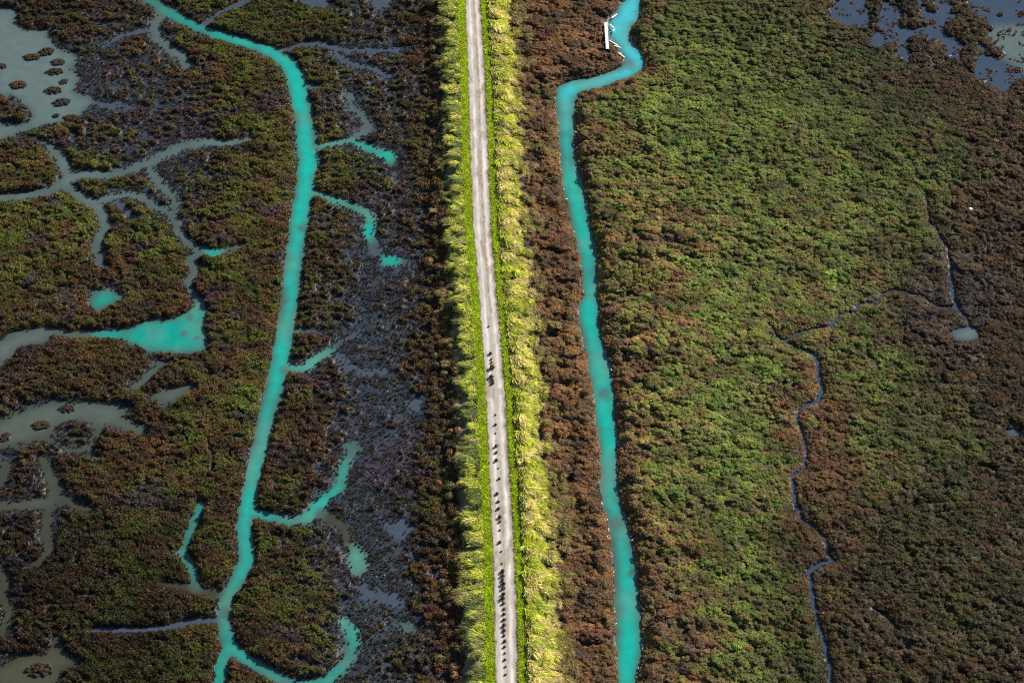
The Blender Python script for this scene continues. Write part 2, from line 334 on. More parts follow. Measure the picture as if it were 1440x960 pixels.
def mat_foliage(name, mode, rough=.75, transl=.2, var=(.62, 1.32)):
    m, t, b = new_mat(name)
    if mode == 'inst': col = attr(t, 'tint', 'INSTANCER').outputs['Color']
    else: col = N(t, 'ShaderNodeObjectInfo').outputs['Color']
    v = attr(t, 'leaf')
    n = noise(t, .9, 2, .5)
    c = mul(t, col, v.outputs['Fac'], *var)
    mr = N(t, 'ShaderNodeHueSaturation'); t.links.new(c, mr.inputs['Color'])
    h = N(t, 'ShaderNodeMapRange'); t.links.new(v.outputs['Fac'], h.inputs[0]); h.inputs[3].default_value = .485; h.inputs[4].default_value = .515
    t.links.new(h.outputs[0], mr.inputs['Hue'])
    t.links.new(mr.outputs[0], b.inputs['Base Color']); b.inputs['Roughness'].default_value = rough; spec(b, .25)
    tr = N(t, 'ShaderNodeBsdfTranslucent'); t.links.new(mr.outputs[0], tr.inputs['Color'])
    mx = N(t, 'ShaderNodeMixShader'); mx.inputs[0].default_value = transl
    out = t.nodes['Material Output']
    t.links.new(b.outputs[0], mx.inputs[1]); t.links.new(tr.outputs[0], mx.inputs[2]); t.links.new(mx.outputs[0], out.inputs['Surface'])
    return m
def mat_plain(name, col, rough=.8, sc=8, lo=.7, hi=1.3):
    m, t, b = new_mat(name); n = noise(t, sc, 4, .6)
    rgb = N(t, 'ShaderNodeRGB'); rgb.outputs[0].default_value = (*col, 1)
    c = mul(t, rgb.outputs[0], n.outputs[0], lo, hi); t.links.new(c, b.inputs['Base Color']); b.inputs['Roughness'].default_value = rough
    bump(t, b, n.outputs[0], .3, .02); return m
M_GROUND = mat_ground(); M_WATER = mat_water()
M_SHRUB_I = mat_foliage('shrub_leaves_scattered', 'inst'); M_SHRUB_O = mat_foliage('shrub_leaves', 'obj')
M_GRASS_I = mat_foliage('grass_blades_scattered', 'inst', .6, .35, (.35, 1.45)); M_GRASS_O = mat_foliage('grass_blades', 'obj', .6, .35, (.6, 1.35))
M_STEM = mat_plain('dark_twigs', (.05, .035, .025)); M_WOOD = mat_plain('bleached_timber', (.88, .85, .80), .6, 3)
M_POST = mat_plain('weathered_post', (.30, .25, .2), .8)
M_SALT = mat_plain('pale_debris', (.62, .6, .56), .8, 5)

# ------------------------------------------------------------------ mesh helpers
def mesh_np(name, V, F, mats, smooth_=False):
    me = bpy.data.meshes.new(name); V = np.asarray(V, np.float32); F = np.asarray(F, np.int32)
    me.vertices.add(len(V)); me.vertices.foreach_set('co', V.ravel())
    me.loops.add(F.size); me.loops.foreach_set('vertex_index', F.ravel())
    me.polygons.add(len(F)); me.polygons.foreach_set('loop_start', np.arange(0, F.size, F.shape[1], dtype=np.int32))
    me.polygons.foreach_set('use_smooth', np.full(len(F), smooth_))
    me.update(calc_edges=True)
    for m in (mats if isinstance(mats, (list, tuple)) else [mats]): me.materials.append(m)
    return me
def add_col(me, name, C):
    a = me.attributes.new(name, 'FLOAT_COLOR', 'POINT'); C = np.asarray(C, np.float32)
    if C.shape[1] == 3: C = np.hstack([C, np.ones((len(C), 1), np.float32)])
    a.data.foreach_set('color', C.ravel())
def add_f(me, name, v):
    a = me.attributes.new(name, 'FLOAT', 'POINT'); a.data.foreach_set('value', np.asarray(v, np.float32).ravel())
def link(name, me, parent=None, **props):
    o = bpy.data.objects.new(name, me); SC.collection.objects.link(o)
    if parent: o.parent = parent
    for k_, v_ in props.items(): o[k_] = v_
    return o
def grid_obj(name, fmask, Zg, attrs, mat, smooth_=True, **props):
    """take the quads of the ground grid where fmask (NY-1,NX-1) holds"""
    jj, ii = np.nonzero(fmask); base = jj*NX+ii
    F = np.stack([base, base+1, base+NX+1, base+NX], 1)
    u, inv = np.unique(F.ravel(), return_inverse=True)
    V = np.stack([GX.ravel()[u], GY.ravel()[u], Zg.ravel()[u]], 1)
    me = mesh_np(name, V, inv.reshape(F.shape), mat, smooth_)
    for an, A in attrs.items():
        if A.ndim == 3: add_col(me, an, A.reshape(-1, 3)[u])
        else: add_f(me, an, A.ravel()[u])
    return link(name, me, **props)

# ------------------------------------------------------------------ ground
def mixc(a, b, t): return a*(1-t[..., None])+b*t[..., None]
o_ = lv_off(GX, GY)
soil = np.ones((NY, NX, 3))*np.array([.040, .029, .020])
mudc = mixc(np.ones((NY, NX, 3))*np.array([.010, .021, .038]), np.ones((NY, NX, 3))*np.array([.018, .015, .034]), smooth(.5, .72, fbm(GX*.12, GY*.12, 51, 3)))
GC = mixc(soil, mudc, np.clip(MUDF*1.6, 0, 1)*(1-right))
GC = mixc(GC, np.ones((NY, NX, 3))*np.array([.016, .022, .028]), smooth(.9, .1, SD)*.9)
lawn = np.ones((NY, NX, 3))*np.array([.10, .14, .02]); bank = np.ones((NY, NX, 3))*np.array([.13, .13, .06])
GC = mixc(GC, bank, smooth(.35, .9, LZ)); GC = mixc(GC, lawn, smooth(CREST*.88, CREST*.99, LZ))
WET = np.clip(np.maximum(MUDF*(1-right), smooth(.6, 0, SD)), 0, 1)*(LZ < .05)
lf = (LZ > .02); lface = lf[:-1, :-1] | lf[1:, 1:] | lf[1:, :-1] | lf[:-1, 1:]
hasw = SD < 1.2
grid_obj('marsh_ground', ~lface, H, {'tint': GC, 'wet': WET}, M_GROUND, kind='structure')
grid_obj('levee', lface, H, {'tint': GC, 'wet': WET}, M_GROUND, kind='structure')
# outer ground out to the horizon
B = 9000
V = [(X0+.3, Y0+.3), (X1-.3, Y0+.3), (X1-.3, Y1-.3), (X0+.3, Y1-.3), (-B, -B), (B, -B), (B, B), (-B, B)]
me = mesh_np('outer_marsh', [(a, b, .0) for a, b in V], [(4, 5, 1, 0), (5, 6, 2, 1), (6, 7, 3, 2), (7, 4, 0, 3)], M_GROUND)
add_col(me, 'tint', np.tile([.06, .055, .03], (8, 1))); add_f(me, 'wet', np.zeros(8))
link('outer_marsh', me, kind='structure')

# ------------------------------------------------------------------ water sheets
dep = np.clip(-SD, 0, 3)
def hx(r, g, b):
    return np.array([((c/255+.055)/1.055)**2.4 if c > 10 else c/255/12.92 for c in (r, g, b)])
TQ = hx(20, 168, 158)*.80; TQN = hx(62, 174, 190)*.88; GR = hx(104, 126, 128)*.58; BL = hx(66, 84, 108)*.58; SHAL = hx(92, 112, 112)*.42; FA = hx(84, 98, 118)*.48  # BL holds the blue of reflected sky in the water colour itself
tq = mixc(np.ones((NY, NX, 3))*TQ, np.ones((NY, NX, 3))*TQN, smooth(260, 60, PYg)*smooth(-5, 5, GX))
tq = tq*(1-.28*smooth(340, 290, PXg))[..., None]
blot = fbm(GX*.22, GY*.22, 61, 3)
isch = (KND == 4)
full = np.clip(HWD*.9, .25, 1.1)
wt = mixc(np.ones((NY, NX, 3))*SHAL, tq, smooth(-.05, 1, dep/full+(blot-.5)*1.1+(fbm(GX*.8, GY*.5, 62, 3)-.5)*.5))
# soft turquoise and grey mixing from creek to creek
GRM = mixc(np.ones((NY, NX, 3))*GR, np.ones((NY, NX, 3))*hx(96, 100, 84)*.42, smooth(250, 850, PYg))
gr = mixc(GRM*.62, GRM, smooth(0, .9, dep+(blot-.5)))
wt = mixc(wt, np.ones((NY, NX, 3))*hx(112, 160, 150)*.55, smooth(.52, .74, fbm(GX*.16+5, GY*.13, 63, 4))*.5)
wt = np.where((CLS == 2)[..., None], gr, wt)
bl = mixc(np.ones((NY, NX, 3))*BL, np.ones((NY, NX, 3))*GR*.9, smooth(1, -1, poly_sd([at(a, b) for a, b in P3(1080, 0, [(890,142),(980,105),(1120,115),(1120,320),(1000,250),(940,200)])], (slice(0, NY), slice(0, NX)))))
bl = mixc(bl, np.ones((NY, NX, 3))*hx(100, 118, 120)*.7, ((KND == 3)*smooth(.1, .7, dep)))
wt = np.where((CLS == 3)[..., None], bl, wt)
wt = np.where((CLS == 4)[..., None], np.ones((NY, NX, 3))*FA, wt)
_wm = (SD < .6).astype(float)[..., None]
for _ in range(14):
    _a = wt*_wm; _n = _a.copy(); _d = _wm.copy()
    _n[1:] += _a[:-1]; _n[:-1] += _a[1:]; _n[:, 1:] += _a[:, :-1]; _n[:, :-1] += _a[:, 1:]
    _d[1:] += _wm[:-1]; _d[:-1] += _wm[1:]; _d[:, 1:] += _wm[:, :-1]; _d[:, :-1] += _wm[:, 1:]
    wt = np.where(_d > 0, _n/np.maximum(_d, 1), wt)
def blob(px, py, r, col, s=1.0):
    global wt
    x, y = at(px, py); d = np.hypot(GX-x, (GY-y)*.8)/(r*mpp(py)); d = d*(.45+1.1*fbm(GX*.9, GY*.9, int(px) % 50, 3)); k_ = smooth(1.2, .2, d)*s*(SD < .5)
    wt = mixc(wt, np.ones((NY, NX, 3))*col, k_)
for b_ in [(300,356,20,TQ*.85),(152,468,24,TQ*.7),(258,468,7,SHAL*1.3),(276,475,6,SHAL*1.3),(267,446,7,SHAL*1.3),(543,220,16,TQ),(550,366,16,TQ*.8),(518,325,14,TQ*.9),(277,824,12,SHAL*1.1),(400,520,9,SHAL*1.4),(358,728,9,SHAL*1.5),(450,722,10,SHAL*1.2),(572,881,10,SHAL*1.2),(316,860,12,SHAL*1.2),(851,553,13,SHAL*1.2),(868,735,16,SHAL*1.3),(888,805,8,SHAL),(885,90,12,SHAL*1.6),(893,40,9,SHAL*1.2),(423,322,8,SHAL*1.4),(400,425,7,SHAL*1.2)]:
    blob(*b_, .7)
# far arms of the turquoise fade with distance upstream is left to the class colours
wf = SD < 1.3
wface = wf[:-1, :-1] & wf[1:, 1:]
quad_k = KND[:-1, :-1]
ZW = np.zeros_like(H)
leftside = o_[:-1, :-1] < 0; upper = GY[:-1, :-1] > 10
for nm, msk in [('tidal_channel', quad_k == 4), ('tidal_creek', (quad_k == 1) & leftside), ('tidal_creek', (quad_k == 1) & ~leftside),
                ('pond', (quad_k == 2) & leftside & upper), ('pond', (quad_k == 2) & leftside & ~upper), ('pond', (quad_k == 2) & ~leftside), ('pool', quad_k == 3)]:
    grid_obj(nm, wface & msk, ZW, {'tint': wt}, M_WATER, kind='structure')

# ------------------------------------------------------------------ road
yy = np.arange(Y0, Y1-1, .16); NU = 29; uu = np.linspace(-1, 1, NU)
UU, YY = np.meshgrid(uu, yy); wn = (fbm(YY*.7, YY*0+np.sign(UU)*7, 71, 4)-.5)*.55
XR = road_c(YY)+UU*(road_w(YY)+wn); ZR = np.maximum(hz(XR, YY), CREST-.02)+.03+.015*np.cos(UU*6.3)
rp = to_px(XR, YY, CREST)[1]
grav = hx(168, 164, 162)*.80; pale = hx(212, 204, 198)*.88; dirt = hx(150, 128, 108)*.6; grs = hx(120, 125, 60)*.7
strip_c = np.where(rp < 440, .18, .12)
track = np.exp(-((np.abs(UU-strip_c*.5)-.45)/.16)**2)*.8
RCOL = mixc(np.ones(UU.shape+(3,))*grav, np.ones(UU.shape+(3,))*pale, np.clip(track*(.5+vn(UU*3, YY*.4, 72)*.8), 0, 1))
dst = np.exp(-((UU-strip_c+.12*(vn(YY*.3, YY*0, 73)-.5))/.10)**2)
strg = np.where(rp < 440, .95, np.where(rp > 620, .55, .12))
RCOL = mixc(RCOL, np.ones(UU.shape+(3,))*dirt, np.clip(dst*strg*(vn(UU*9, YY*2.2, 74)*1.6), 0, 1))
RCOL = mixc(RCOL, np.ones(UU.shape+(3,))*dirt*.75, smooth(.80, 1.0, np.abs(UU)+(vn(UU*8, YY*1.5, 75)-.5)*.25))
RCOL = RCOL*(.72+.56*fbm(UU*2.2, YY*.55, 76, 4))[..., None]
RCOL = mixc(RCOL, np.ones(UU.shape+(3,))*dirt, smooth(.58, .75, fbm(UU*1.5+9, YY*.35, 77, 4))*.55)
idx = np.arange(UU.size).reshape(UU.shape)
F = np.stack([idx[:-1, :-1], idx[:-1, 1:], idx[1:, 1:], idx[1:, :-1]], -1).reshape(-1, 4)
me = mesh_np('gravel_road', np.stack([XR, YY, ZR], -1).reshape(-1, 3), F, [], True)
add_col(me, 'tint', RCOL.reshape(-1, 3))
m, t, b = new_mat('gravel'); a = attr(t, 'tint'); n = noise(t, 5, 6, .8); c = mul(t, a.outputs['Color'], n.outputs[0], .72, 1.28)
t.links.new(c, b.inputs['Base Color']); b.inputs['Roughness'].default_value = .9; bump(t, b, n.outputs[0], .5, .05); me.materials.append(m)
link('gravel_road', me, kind='structure')

# ------------------------------------------------------------------ plant meshes
def shrub_mesh(name, seed, flakes, mat, fl=.20, h=.7, lobes=6, core=True, elong=1.5):
    r = random.Random(seed); V = []; F = []; L = []
    lb = [(0, 0, .35, .75)]+[(math.cos(a)*.5, math.sin(a)*.5, r.uniform(.05, .45), r.uniform(.35, .55)) for a in [i*6.283/lobes+r.uniform(-.4, .4) for i in range(lobes)]]
    for q in range(flakes):
        cx, cy, cz, cr = r.choice(lb) if r.random() > .25 else lb[0]
        th = r.uniform(0, 6.283); ph = math.acos(r.uniform(-.15, 1))
        n = Vector((math.sin(ph)*math.cos(th), math.sin(ph)*math.sin(th), math.cos(ph)))
        p = Vector((cx, cy, cz*h))+Vector((n.x*cr, n.y*cr, n.z*cr*h))*r.uniform(.85, 1.12)
        p.z = max(p.z, .0)
        n = (n+Vector((r.gauss(0, .45), r.gauss(0, .45), r.gauss(0, .35)))).normalized()
        a = n.cross(Vector((r.gauss(0, 1), r.gauss(0, 1), r.gauss(0, 1)))).normalized(); bb = n.cross(a)
        s = fl*r.uniform(.6, 1.3); e = elong
        k_ = len(V); V += [p-a*s*.5*e, p+bb*s*.5-n*s*.1, p+a*s*.5*e, p-bb*s*.5-n*s*.1]; F.append((k_, k_+1, k_+2, k_+3))
        sh = r.random(); L += [sh]*4
    if core:
        k_ = len(V); R, S = 4, 8
        for i in range(R):
            for j in range(S):
                ph = i/R*1.5708+.0; V.append(Vector((math.cos(ph)*math.cos(j*6.283/S)*.72, math.cos(ph)*math.sin(j*6.283/S)*.72, math.sin(ph)*h*.78))); L.append(.05)
        V.append(Vector((0, 0, h*.82))); L.append(.1)
        for i in range(R-1):
            for j in range(S): F.append((k_+i*S+j, k_+i*S+(j+1) % S, k_+(i+1)*S+(j+1) % S, k_+(i+1)*S+j))
        for j in range(S): F.append((k_+(R-1)*S+j, k_+(R-1)*S+(j+1) % S, k_+R*S))
    me = bpy.data.meshes.new(name); me.from_pydata([tuple(v) for v in V], [], F); me.materials.append(mat); add_f(me, 'leaf', L); return me
def grass_mesh(name, seed, blades, mat, spread=.35, lean=.6, wid=.035, out=.35, droop=.35):
    """a tussock of bent blades about 1 unit tall, leaning to +X"""
    r = random.Random(seed); V = []; F = []; L = []
    for q in range(blades):
        a = r.uniform(0, 6.283); d = spread*math.sqrt(r.random()); bx, by = math.cos(a)*d, math.sin(a)*d
        hh = r.uniform(.55, 1.05); dx = lean*r.uniform(.4, 1.2)+math.cos(a)*out*r.random(); dy = math.sin(a)*out*r.random()+r.gauss(0, .12)
        w_ = wid*r.uniform(.6, 1.4); ww = Vector((-dy, dx, 0)); ww = ww.normalized() if ww.length > 1e-3 else Vector((0, 1, 0))
        ww = (ww+Vector((r.gauss(0, .6), r.gauss(0, .6), 0))).normalized()*w_
        p0 = Vector((bx, by, 0)); p1 = Vector((bx+dx*.35, by+dy*.35, hh*.62)); p2 = Vector((bx+dx, by+dy, hh*(1-droop*r.random())))
        k_ = len(V); V += [p0-ww, p0+ww, p1-ww*.9, p1+ww*.9, p2]; F += [(k_, k_+1, k_+3, k_+2), (k_+2, k_+3, k_+4)]
        sh = r.random(); L += [sh*.6, sh*.6, sh, sh, min(1, sh+.2)]
    me = bpy.data.meshes.new(name); me.from_pydata([tuple(v) for v in V], [], F); me.materials.append(mat); add_f(me, 'leaf', L); return me
def source(cname, meshes):
    c = bpy.data.collections.new(cname)
    for i, me in enumerate(meshes):
        o = bpy.data.objects.new(f'{cname}_{i}', me); c.objects.link(o)
    return c
NV = 6
SH_BIG = [shrub_mesh('shrub_big', 100+i, 130, M_SHRUB_I, .22, .62) for i in range(NV)]
SH_FINE = [shrub_mesh('shrub_fine', 200+i, 80, M_SHRUB_I, .26, .75, 4, True, 2.2) for i in range(NV)]
SPRAY = [grass_mesh('spray', 800+i, 46, M_SHRUB_I, .45, .10, .085, 1.0, .45) for i in range(NV)]
GR_TALL = [grass_mesh('grass_tall', 300+i, 60, M_GRASS_I, .34, .85, .050, .40, .55) for i in range(NV)]
GR_LAWN = [grass_mesh('grass_lawn', 400+i, 26, M_GRASS_I, .55, .25, .075, .55, .3) for i in range(NV)]
C_BIG = source('shrub_source', SH_BIG); C_FINE = source('tuft_source', SH_FINE[:2]+SPRAY[:4]); C_SPRAY = source('spray_source', SPRAY); C_TALL = source('tall_grass_source', GR_TALL); C_LAWN = source('lawn_source', GR_LAWN)

def scatter(name, coll, P, ROT, SCL, TINT, label, cat):
    n = len(P); me = bpy.data.meshes.new(name); me.vertices.add(n); me.vertices.foreach_set('co', np.asarray(P, np.float32).ravel())
    for an, A in (('rot', ROT), ('scl', SCL)):
        a = me.attributes.new(an, 'FLOAT_VECTOR', 'POINT'); a.data.foreach_set('vector', np.asarray(A, np.float32).ravel())
    a = me.attributes.new('idx', 'INT', 'POINT'); a.data.foreach_set('value', rng.integers(0, NV, n).astype(np.int32))
    add_col(me, 'tint', TINT)
    o = link(name, me, kind='stuff', label=label, category=cat)
    g = bpy.data.node_groups.new(name+'_scatter', 'GeometryNodeTree')
    g.interface.new_socket('Geometry', in_out='INPUT', socket_type='NodeSocketGeometry'); g.interface.new_socket('Geometry', in_out='OUTPUT', socket_type='NodeSocketGeometry')
    gi = g.nodes.new('NodeGroupInput'); go = g.nodes.new('NodeGroupOutput')
    ci = g.nodes.new('GeometryNodeCollectionInfo'); ci.inputs['Collection'].default_value = coll
    ci.inputs['Separate Children'].default_value = True; ci.inputs['Reset Children'].default_value = True
    ip = g.nodes.new('GeometryNodeInstanceOnPoints'); ip.inputs['Pick Instance'].default_value = True
    def na(nm, typ):
        x = g.nodes.new('GeometryNodeInputNamedAttribute'); x.data_type = typ; x.inputs['Name'].default_value = nm
        return [s for s in x.outputs if s.enabled and s.name == 'Attribute'][0]
    g.links.new(gi.outputs[0], ip.inputs['Points']); g.links.new(ci.outputs[0], ip.inputs['Instance'])
    g.links.new(na('idx', 'INT'), ip.inputs['Instance Index']); g.links.new(na('rot', 'FLOAT_VECTOR'), ip.inputs['Rotation']); g.links.new(na('scl', 'FLOAT_VECTOR'), ip.inputs['Scale'])
    g.links.new(ip.outputs[0], go.inputs[0])
    md = o.modifiers.new('scatter', 'NODES'); md.node_group = g
    return o
def jitter(step, x0=X0+1, x1=X1-1, y0=Y0+1, y1=Y1-1):
    a, b_ = np.meshgrid(np.arange(x0, x1, step), np.arange(y0, y1, step))
    b_[:, ::2] += step*.5
    a = a.ravel()+rng.uniform(-.5, .5, a.size)*step*.95; b_ = b_.ravel()+rng.uniform(-.5, .5, b_.size)*step*.95
    px, py = to_px(a, b_); m = (px > -70) & (px < 1510) & (py > -60) & (py < 1030)
    return a[m], b_[m]

# ------------------------------------------------------------------ marsh vegetation colour
cGreenR = np.array([.145, .208, .034]); cGreenL = np.array([.145, .185, .024]); cOlive = np.array([.200, .160, .055])
cBrown = np.array([.205, .108, .044]); cDark = np.array([.085, .053, .034]); cRed = np.array([.17, .070, .045]); cPurp = np.array([.11, .075, .115])
def veg_tint(x, y):
    px, py = to_px(x, y)
    wx = (fbm(x*.12, y*.12, 81, 3)-.5)*130; wy = (fbm(x*.12, y*.12, 82, 3)-.5)*110
    g = samp(MG, px+wx, py+wy)+(fbm(x*.55, y*.8, 83, 4)-.5)*.95
    o = lv_off(x, y); R = smooth(-2, 2, o); g = g+(.08+(fbm(x*.28, y*.36, 183, 3)-.5)*.9)*(1-R)
    g = np.clip((g-.20)/.55, 0, 1)
    # brown shrubs follow the channel banks
    sd = gs(SD, x, y); kd = gs(KND, x, y)
    g = g*np.where((kd == 4), .62+.38*smooth(.3, 4.5, sd+(fbm(x*.5, y*.6, 187, 3)-.5)*4), smooth(-.2, 1.0, sd)*.5+.5)
    green = cGreenL[None]*(1-R[:, None])+cGreenR[None]*R[:, None]
    v = fbm(x*1.6, y*2.2, 84, 3)
    green = green*(1-smooth(.45, .7, v)[:, None]*.6)+cOlive*(smooth(.45, .7, v)[:, None]*.6)
    br = cBrown*(1-smooth(.4, .75, fbm(x*.4, y*.5, 85, 4))[:, None])+cDark*1.25*smooth(.4, .75, fbm(x*.4, y*.5, 85, 4))[:, None]
    redm = smooth(.60, .78, fbm(x*.22, y*.22, 86, 3))*.7
    br = br*(1-redm[:, None])+cRed*redm[:, None]
    c = br*(1-g[:, None])+green*g[:, None]
    vivid = .8*smooth(.67-.10*smooth(260, 60, py)*smooth(950, 1150, px), .84, fbm(x*.3, y*.5, 87, 3))*g; c = c*(1-vivid[:, None])+np.array([.11, .21, .035])*vivid[:, None]
    pur = smooth(.62, .8, fbm(x*.18, y*.25, 88, 3))*(1-R)*.75; c = c*(1-pur[:, None])+cPurp*pur[:, None]
    bri = .12+samp(MB, px+wx*.4, py+wy*.4)*1.35  # patch brightness plus vignette darkening at the frame edges, put into plant colour
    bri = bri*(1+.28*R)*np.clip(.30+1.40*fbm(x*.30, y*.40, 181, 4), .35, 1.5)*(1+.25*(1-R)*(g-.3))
    pm = smooth(95, 10, np.hypot(px-1345, (py-425)*.8))*smooth(.36, .55, fbm(x*.5, y*.6, 89, 3)); c = c*(1-pm[:, None])+np.array([.25, .20, .20])*pm[:, None]
    c = c*bri[:, None]*(rng.uniform(.88, 1.14, len(x))[:, None])
    return c

def on_land(x, y, clear=.10):
    sd = gs(SD, x, y); z = hz(x, y); return (sd > clear) & (z > .03)

# --- right marsh: leafy shrubs riding on the hummocks
x, y = jitter(.28)
o = lv_off(x, y); sd = gs(SD, x, y)
_px, _py = to_px(x, y, .6)
keep = ~((_px > 845) & (_px < 859) & (_py > 26) & (_py < 76)) & (o > 5.6+fbm(x*.4, y*.4, 91, 2)*2.4) & on_land(x, y, .12) & (gs(LZ, x, y) < .9)
x, y, sd = x[keep], y[keep], sd[keep]
bg_ = gs(big, x, y); bi = gs(bigid, x, y)
keep = rng.random(len(x)) < .45+.9*bg_
x, y, sd, bg_, bi = x[keep], y[keep], sd[keep], bg_[keep], bi[keep]
sz = (.155+.11*bg_+.14*fbm(x*.5, y*.7, 92, 3))*rng.uniform(.75, 1.25, len(x)); sz = np.minimum(sz, .20+np.clip(sd, 0, 9)*.8)
z = hz(x, y)-.04; hgt = sz*rng.uniform(.40, .80, len(x))*(1+.7*(rng.random(len(x)) < .10))
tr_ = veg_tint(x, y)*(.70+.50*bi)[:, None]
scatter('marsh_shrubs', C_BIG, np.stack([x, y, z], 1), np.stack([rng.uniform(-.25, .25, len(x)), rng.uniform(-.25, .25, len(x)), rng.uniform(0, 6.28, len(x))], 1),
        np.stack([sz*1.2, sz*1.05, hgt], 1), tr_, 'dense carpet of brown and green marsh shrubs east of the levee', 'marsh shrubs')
# --- left marsh: finer tufts
x, y = jitter(.26)
o = lv_off(x, y); sd = gs(SD, x, y); mu = gs(MUDF, x, y)
keep = (o < -4.6-fbm(x*.4, y*.4, 93, 2)*1.8) & (sd > .0) & (hz(x, y) > -.04) & (rng.random(len(x)) > smooth(.18, .62, mu)*.93) & (gs(LZ, x, y) < .9)
isl_mask = np.zeros(len(x), bool)
for ix, iy, rx, ry, lab in ISL: isl_mask |= np.hypot((x-ix)/rx, (y-iy)/ry) < 1.2
keep &= ~isl_mask
x, y, sd, mu = x[keep], y[keep], sd[keep], mu[keep]
sz = .08+.09*gs(sml, x, y)+.16*fbm(x*.6, y*.8, 94, 3)+rng.uniform(-.05, .10, len(x)); sz *= 1-.45*smooth(.1, .6, mu); sz = np.minimum(sz, .16+np.clip(sd, 0, 9)*.5)
z = hz(x, y)-.03; hgt = sz*rng.uniform(.6, 1.4, len(x))
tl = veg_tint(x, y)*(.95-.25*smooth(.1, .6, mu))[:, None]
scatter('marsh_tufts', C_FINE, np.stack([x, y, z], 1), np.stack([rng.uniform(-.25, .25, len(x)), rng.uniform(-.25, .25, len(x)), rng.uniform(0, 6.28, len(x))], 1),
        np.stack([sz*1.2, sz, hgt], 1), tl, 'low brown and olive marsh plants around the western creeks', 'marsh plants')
x, y = jitter(.24)
mu = gs(MUDF, x, y); o = lv_off(x, y)
keep = (mu > .2) & (o < -6) & (gs(SD, x, y) > -.05) & (rng.random(len(x)) < .15+.6*smooth(.38, .65, fbm(x*.8, y*.9, 191, 3))) & (gs(LZ, x, y) < .3)
x, y = x[keep], y[keep]; sz = rng.uniform(.07, .19, len(x))
tw_ = np.array([.055, .046, .040])[None]*rng.uniform(.6, 1.5, len(x))[:, None]
scatter('mud_sprigs', C_SPRAY, np.stack([x, y, np.maximum(hz(x, y), 0)-.01], 1), np.stack([0*x, 0*x, rng.uniform(0, 6.28, len(x))], 1), np.stack([sz*1.3, sz, sz*1.5], 1), tw_,
        'sparse dark sprigs standing in the grey mudflats', 'marsh plants')
x, y = jitter(.30)
m_ = (gs(CLS, x, y) == 3) & (gs(KND, x, y) == 2); sd = gs(SD, x, y)
keep = m_ & (sd < .2) & (sd > -3) & (rng.random(len(x)) < .40*smooth(.55, .68, fbm(x*.6, y*.6, 192, 4))+.02)
x, y = x[keep], y[keep]; sz = rng.uniform(.10, .26, len(x))
scatter('pond_sprigs', C_FINE, np.stack([x, y, 0*x-.01], 1), np.stack([0*x, 0*x, rng.uniform(0, 6.28, len(x))], 1), np.stack([sz*1.3, sz, sz], 1),
        np.array([.15, .085, .055])[None]*rng.uniform(.5, 1.3, len(x))[:, None], 'thin brown plants scattered through the shallow blue pond', 'marsh plants')
# --- levee lawn
x, y = jitter(.17, -22, 16)
o = lv_off(x, y); rw = road_w(y)
oL = -(rw+1.0+fbm(y*.5, y*0, 95, 3)*.8); oR = rw+.85+fbm(y*.5, y*0, 96, 3)*.8
keep = ((o > oL) & (o < -rw+.10-.25*vn(y*1.5, y*0, 97))) | ((o > rw+.05+.25*vn(y*1.5, y*0, 98)) & (o < oR))
x, y, o = x[keep], y[keep], o[keep]
v = fbm(x*1.2, y*.8, 99, 3)
sz = rng.uniform(.14, .30, len(x))*(.7+.6*v)
tint = np.array([.52, .66, .02])[None]*(rng.uniform(.7, 1.25, len(x)))[:, None]
tint = tint*(.75+.6*fbm(x*2.2, y*2.2, 199, 2))[:, None]; tint = tint*(1-.6*smooth(.5, .75, v)[:, None])+np.array([.42, .45, .07])*(.6*smooth(.5, .75, v)[:, None])
scatter('lawn_grass', C_LAWN, np.stack([x, y, hz(x, y)-.01], 1), np.stack([0*x, 0*x, rng.uniform(0, 6.28, len(x))], 1), np.stack([sz, sz, sz*.85], 1), tint,
        'short bright green grass in strips along both road edges', 'grass')
hum_ = lambda x, y: gs(hum, x, y)
# --- levee tall grass
x, y = jitter(.215, -26, 22)
o = lv_off(x, y); rw = road_w(y); fl = fbm(x*.35, y*.5, 101, 3)
lw = -(4.4+(fl-.5)*7.5+(hum_(x, y)-.4)*1.2); rwid = 6.9+(fl-.5)*9+(hum_(x, y)-.4)*1.5
keep = (((o < -(rw+1.3)) & (o > lw)) | ((o > rw+1.25) & (o < rwid))) & (rng.random(len(x)) < .35+1.1*gs(hum, x, y))
x, y, o = x[keep], y[keep], o[keep]; R = o > 0
v = fbm(x*.6, y*.8, 102, 4)
sz = (.20+.28*v+.30*gs(hum, x, y))*rng.uniform(.7, 1.3, len(x))
straw = np.array([.78, .66, .27]); yg = np.array([.66, .70, .08]); gg = np.array([.20, .27, .06]); tan = np.array([.34, .22, .13])
t1 = smooth(.38, .62, fbm(x*.9, y*1.1, 103, 3))[:, None]; t2 = smooth(.55, .75, fbm(x*.7, y*.9, 104, 3))[:, None]
tint = (straw*(1-t1)+yg*t1)*(1-t2*.55)+gg*t2*.55
tL = (gg*.9*(1-t1)+yg*t1)*(1-t2*.5)+straw*t2*.5
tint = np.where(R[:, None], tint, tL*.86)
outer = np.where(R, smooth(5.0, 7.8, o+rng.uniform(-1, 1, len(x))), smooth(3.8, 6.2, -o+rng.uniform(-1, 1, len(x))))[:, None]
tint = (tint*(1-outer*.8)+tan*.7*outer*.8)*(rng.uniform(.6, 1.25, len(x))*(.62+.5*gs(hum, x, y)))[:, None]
ang = np.where(R, -.65+rng.normal(0, .45, len(x)), 3.14+.1+rng.normal(0, .55, len(x)))
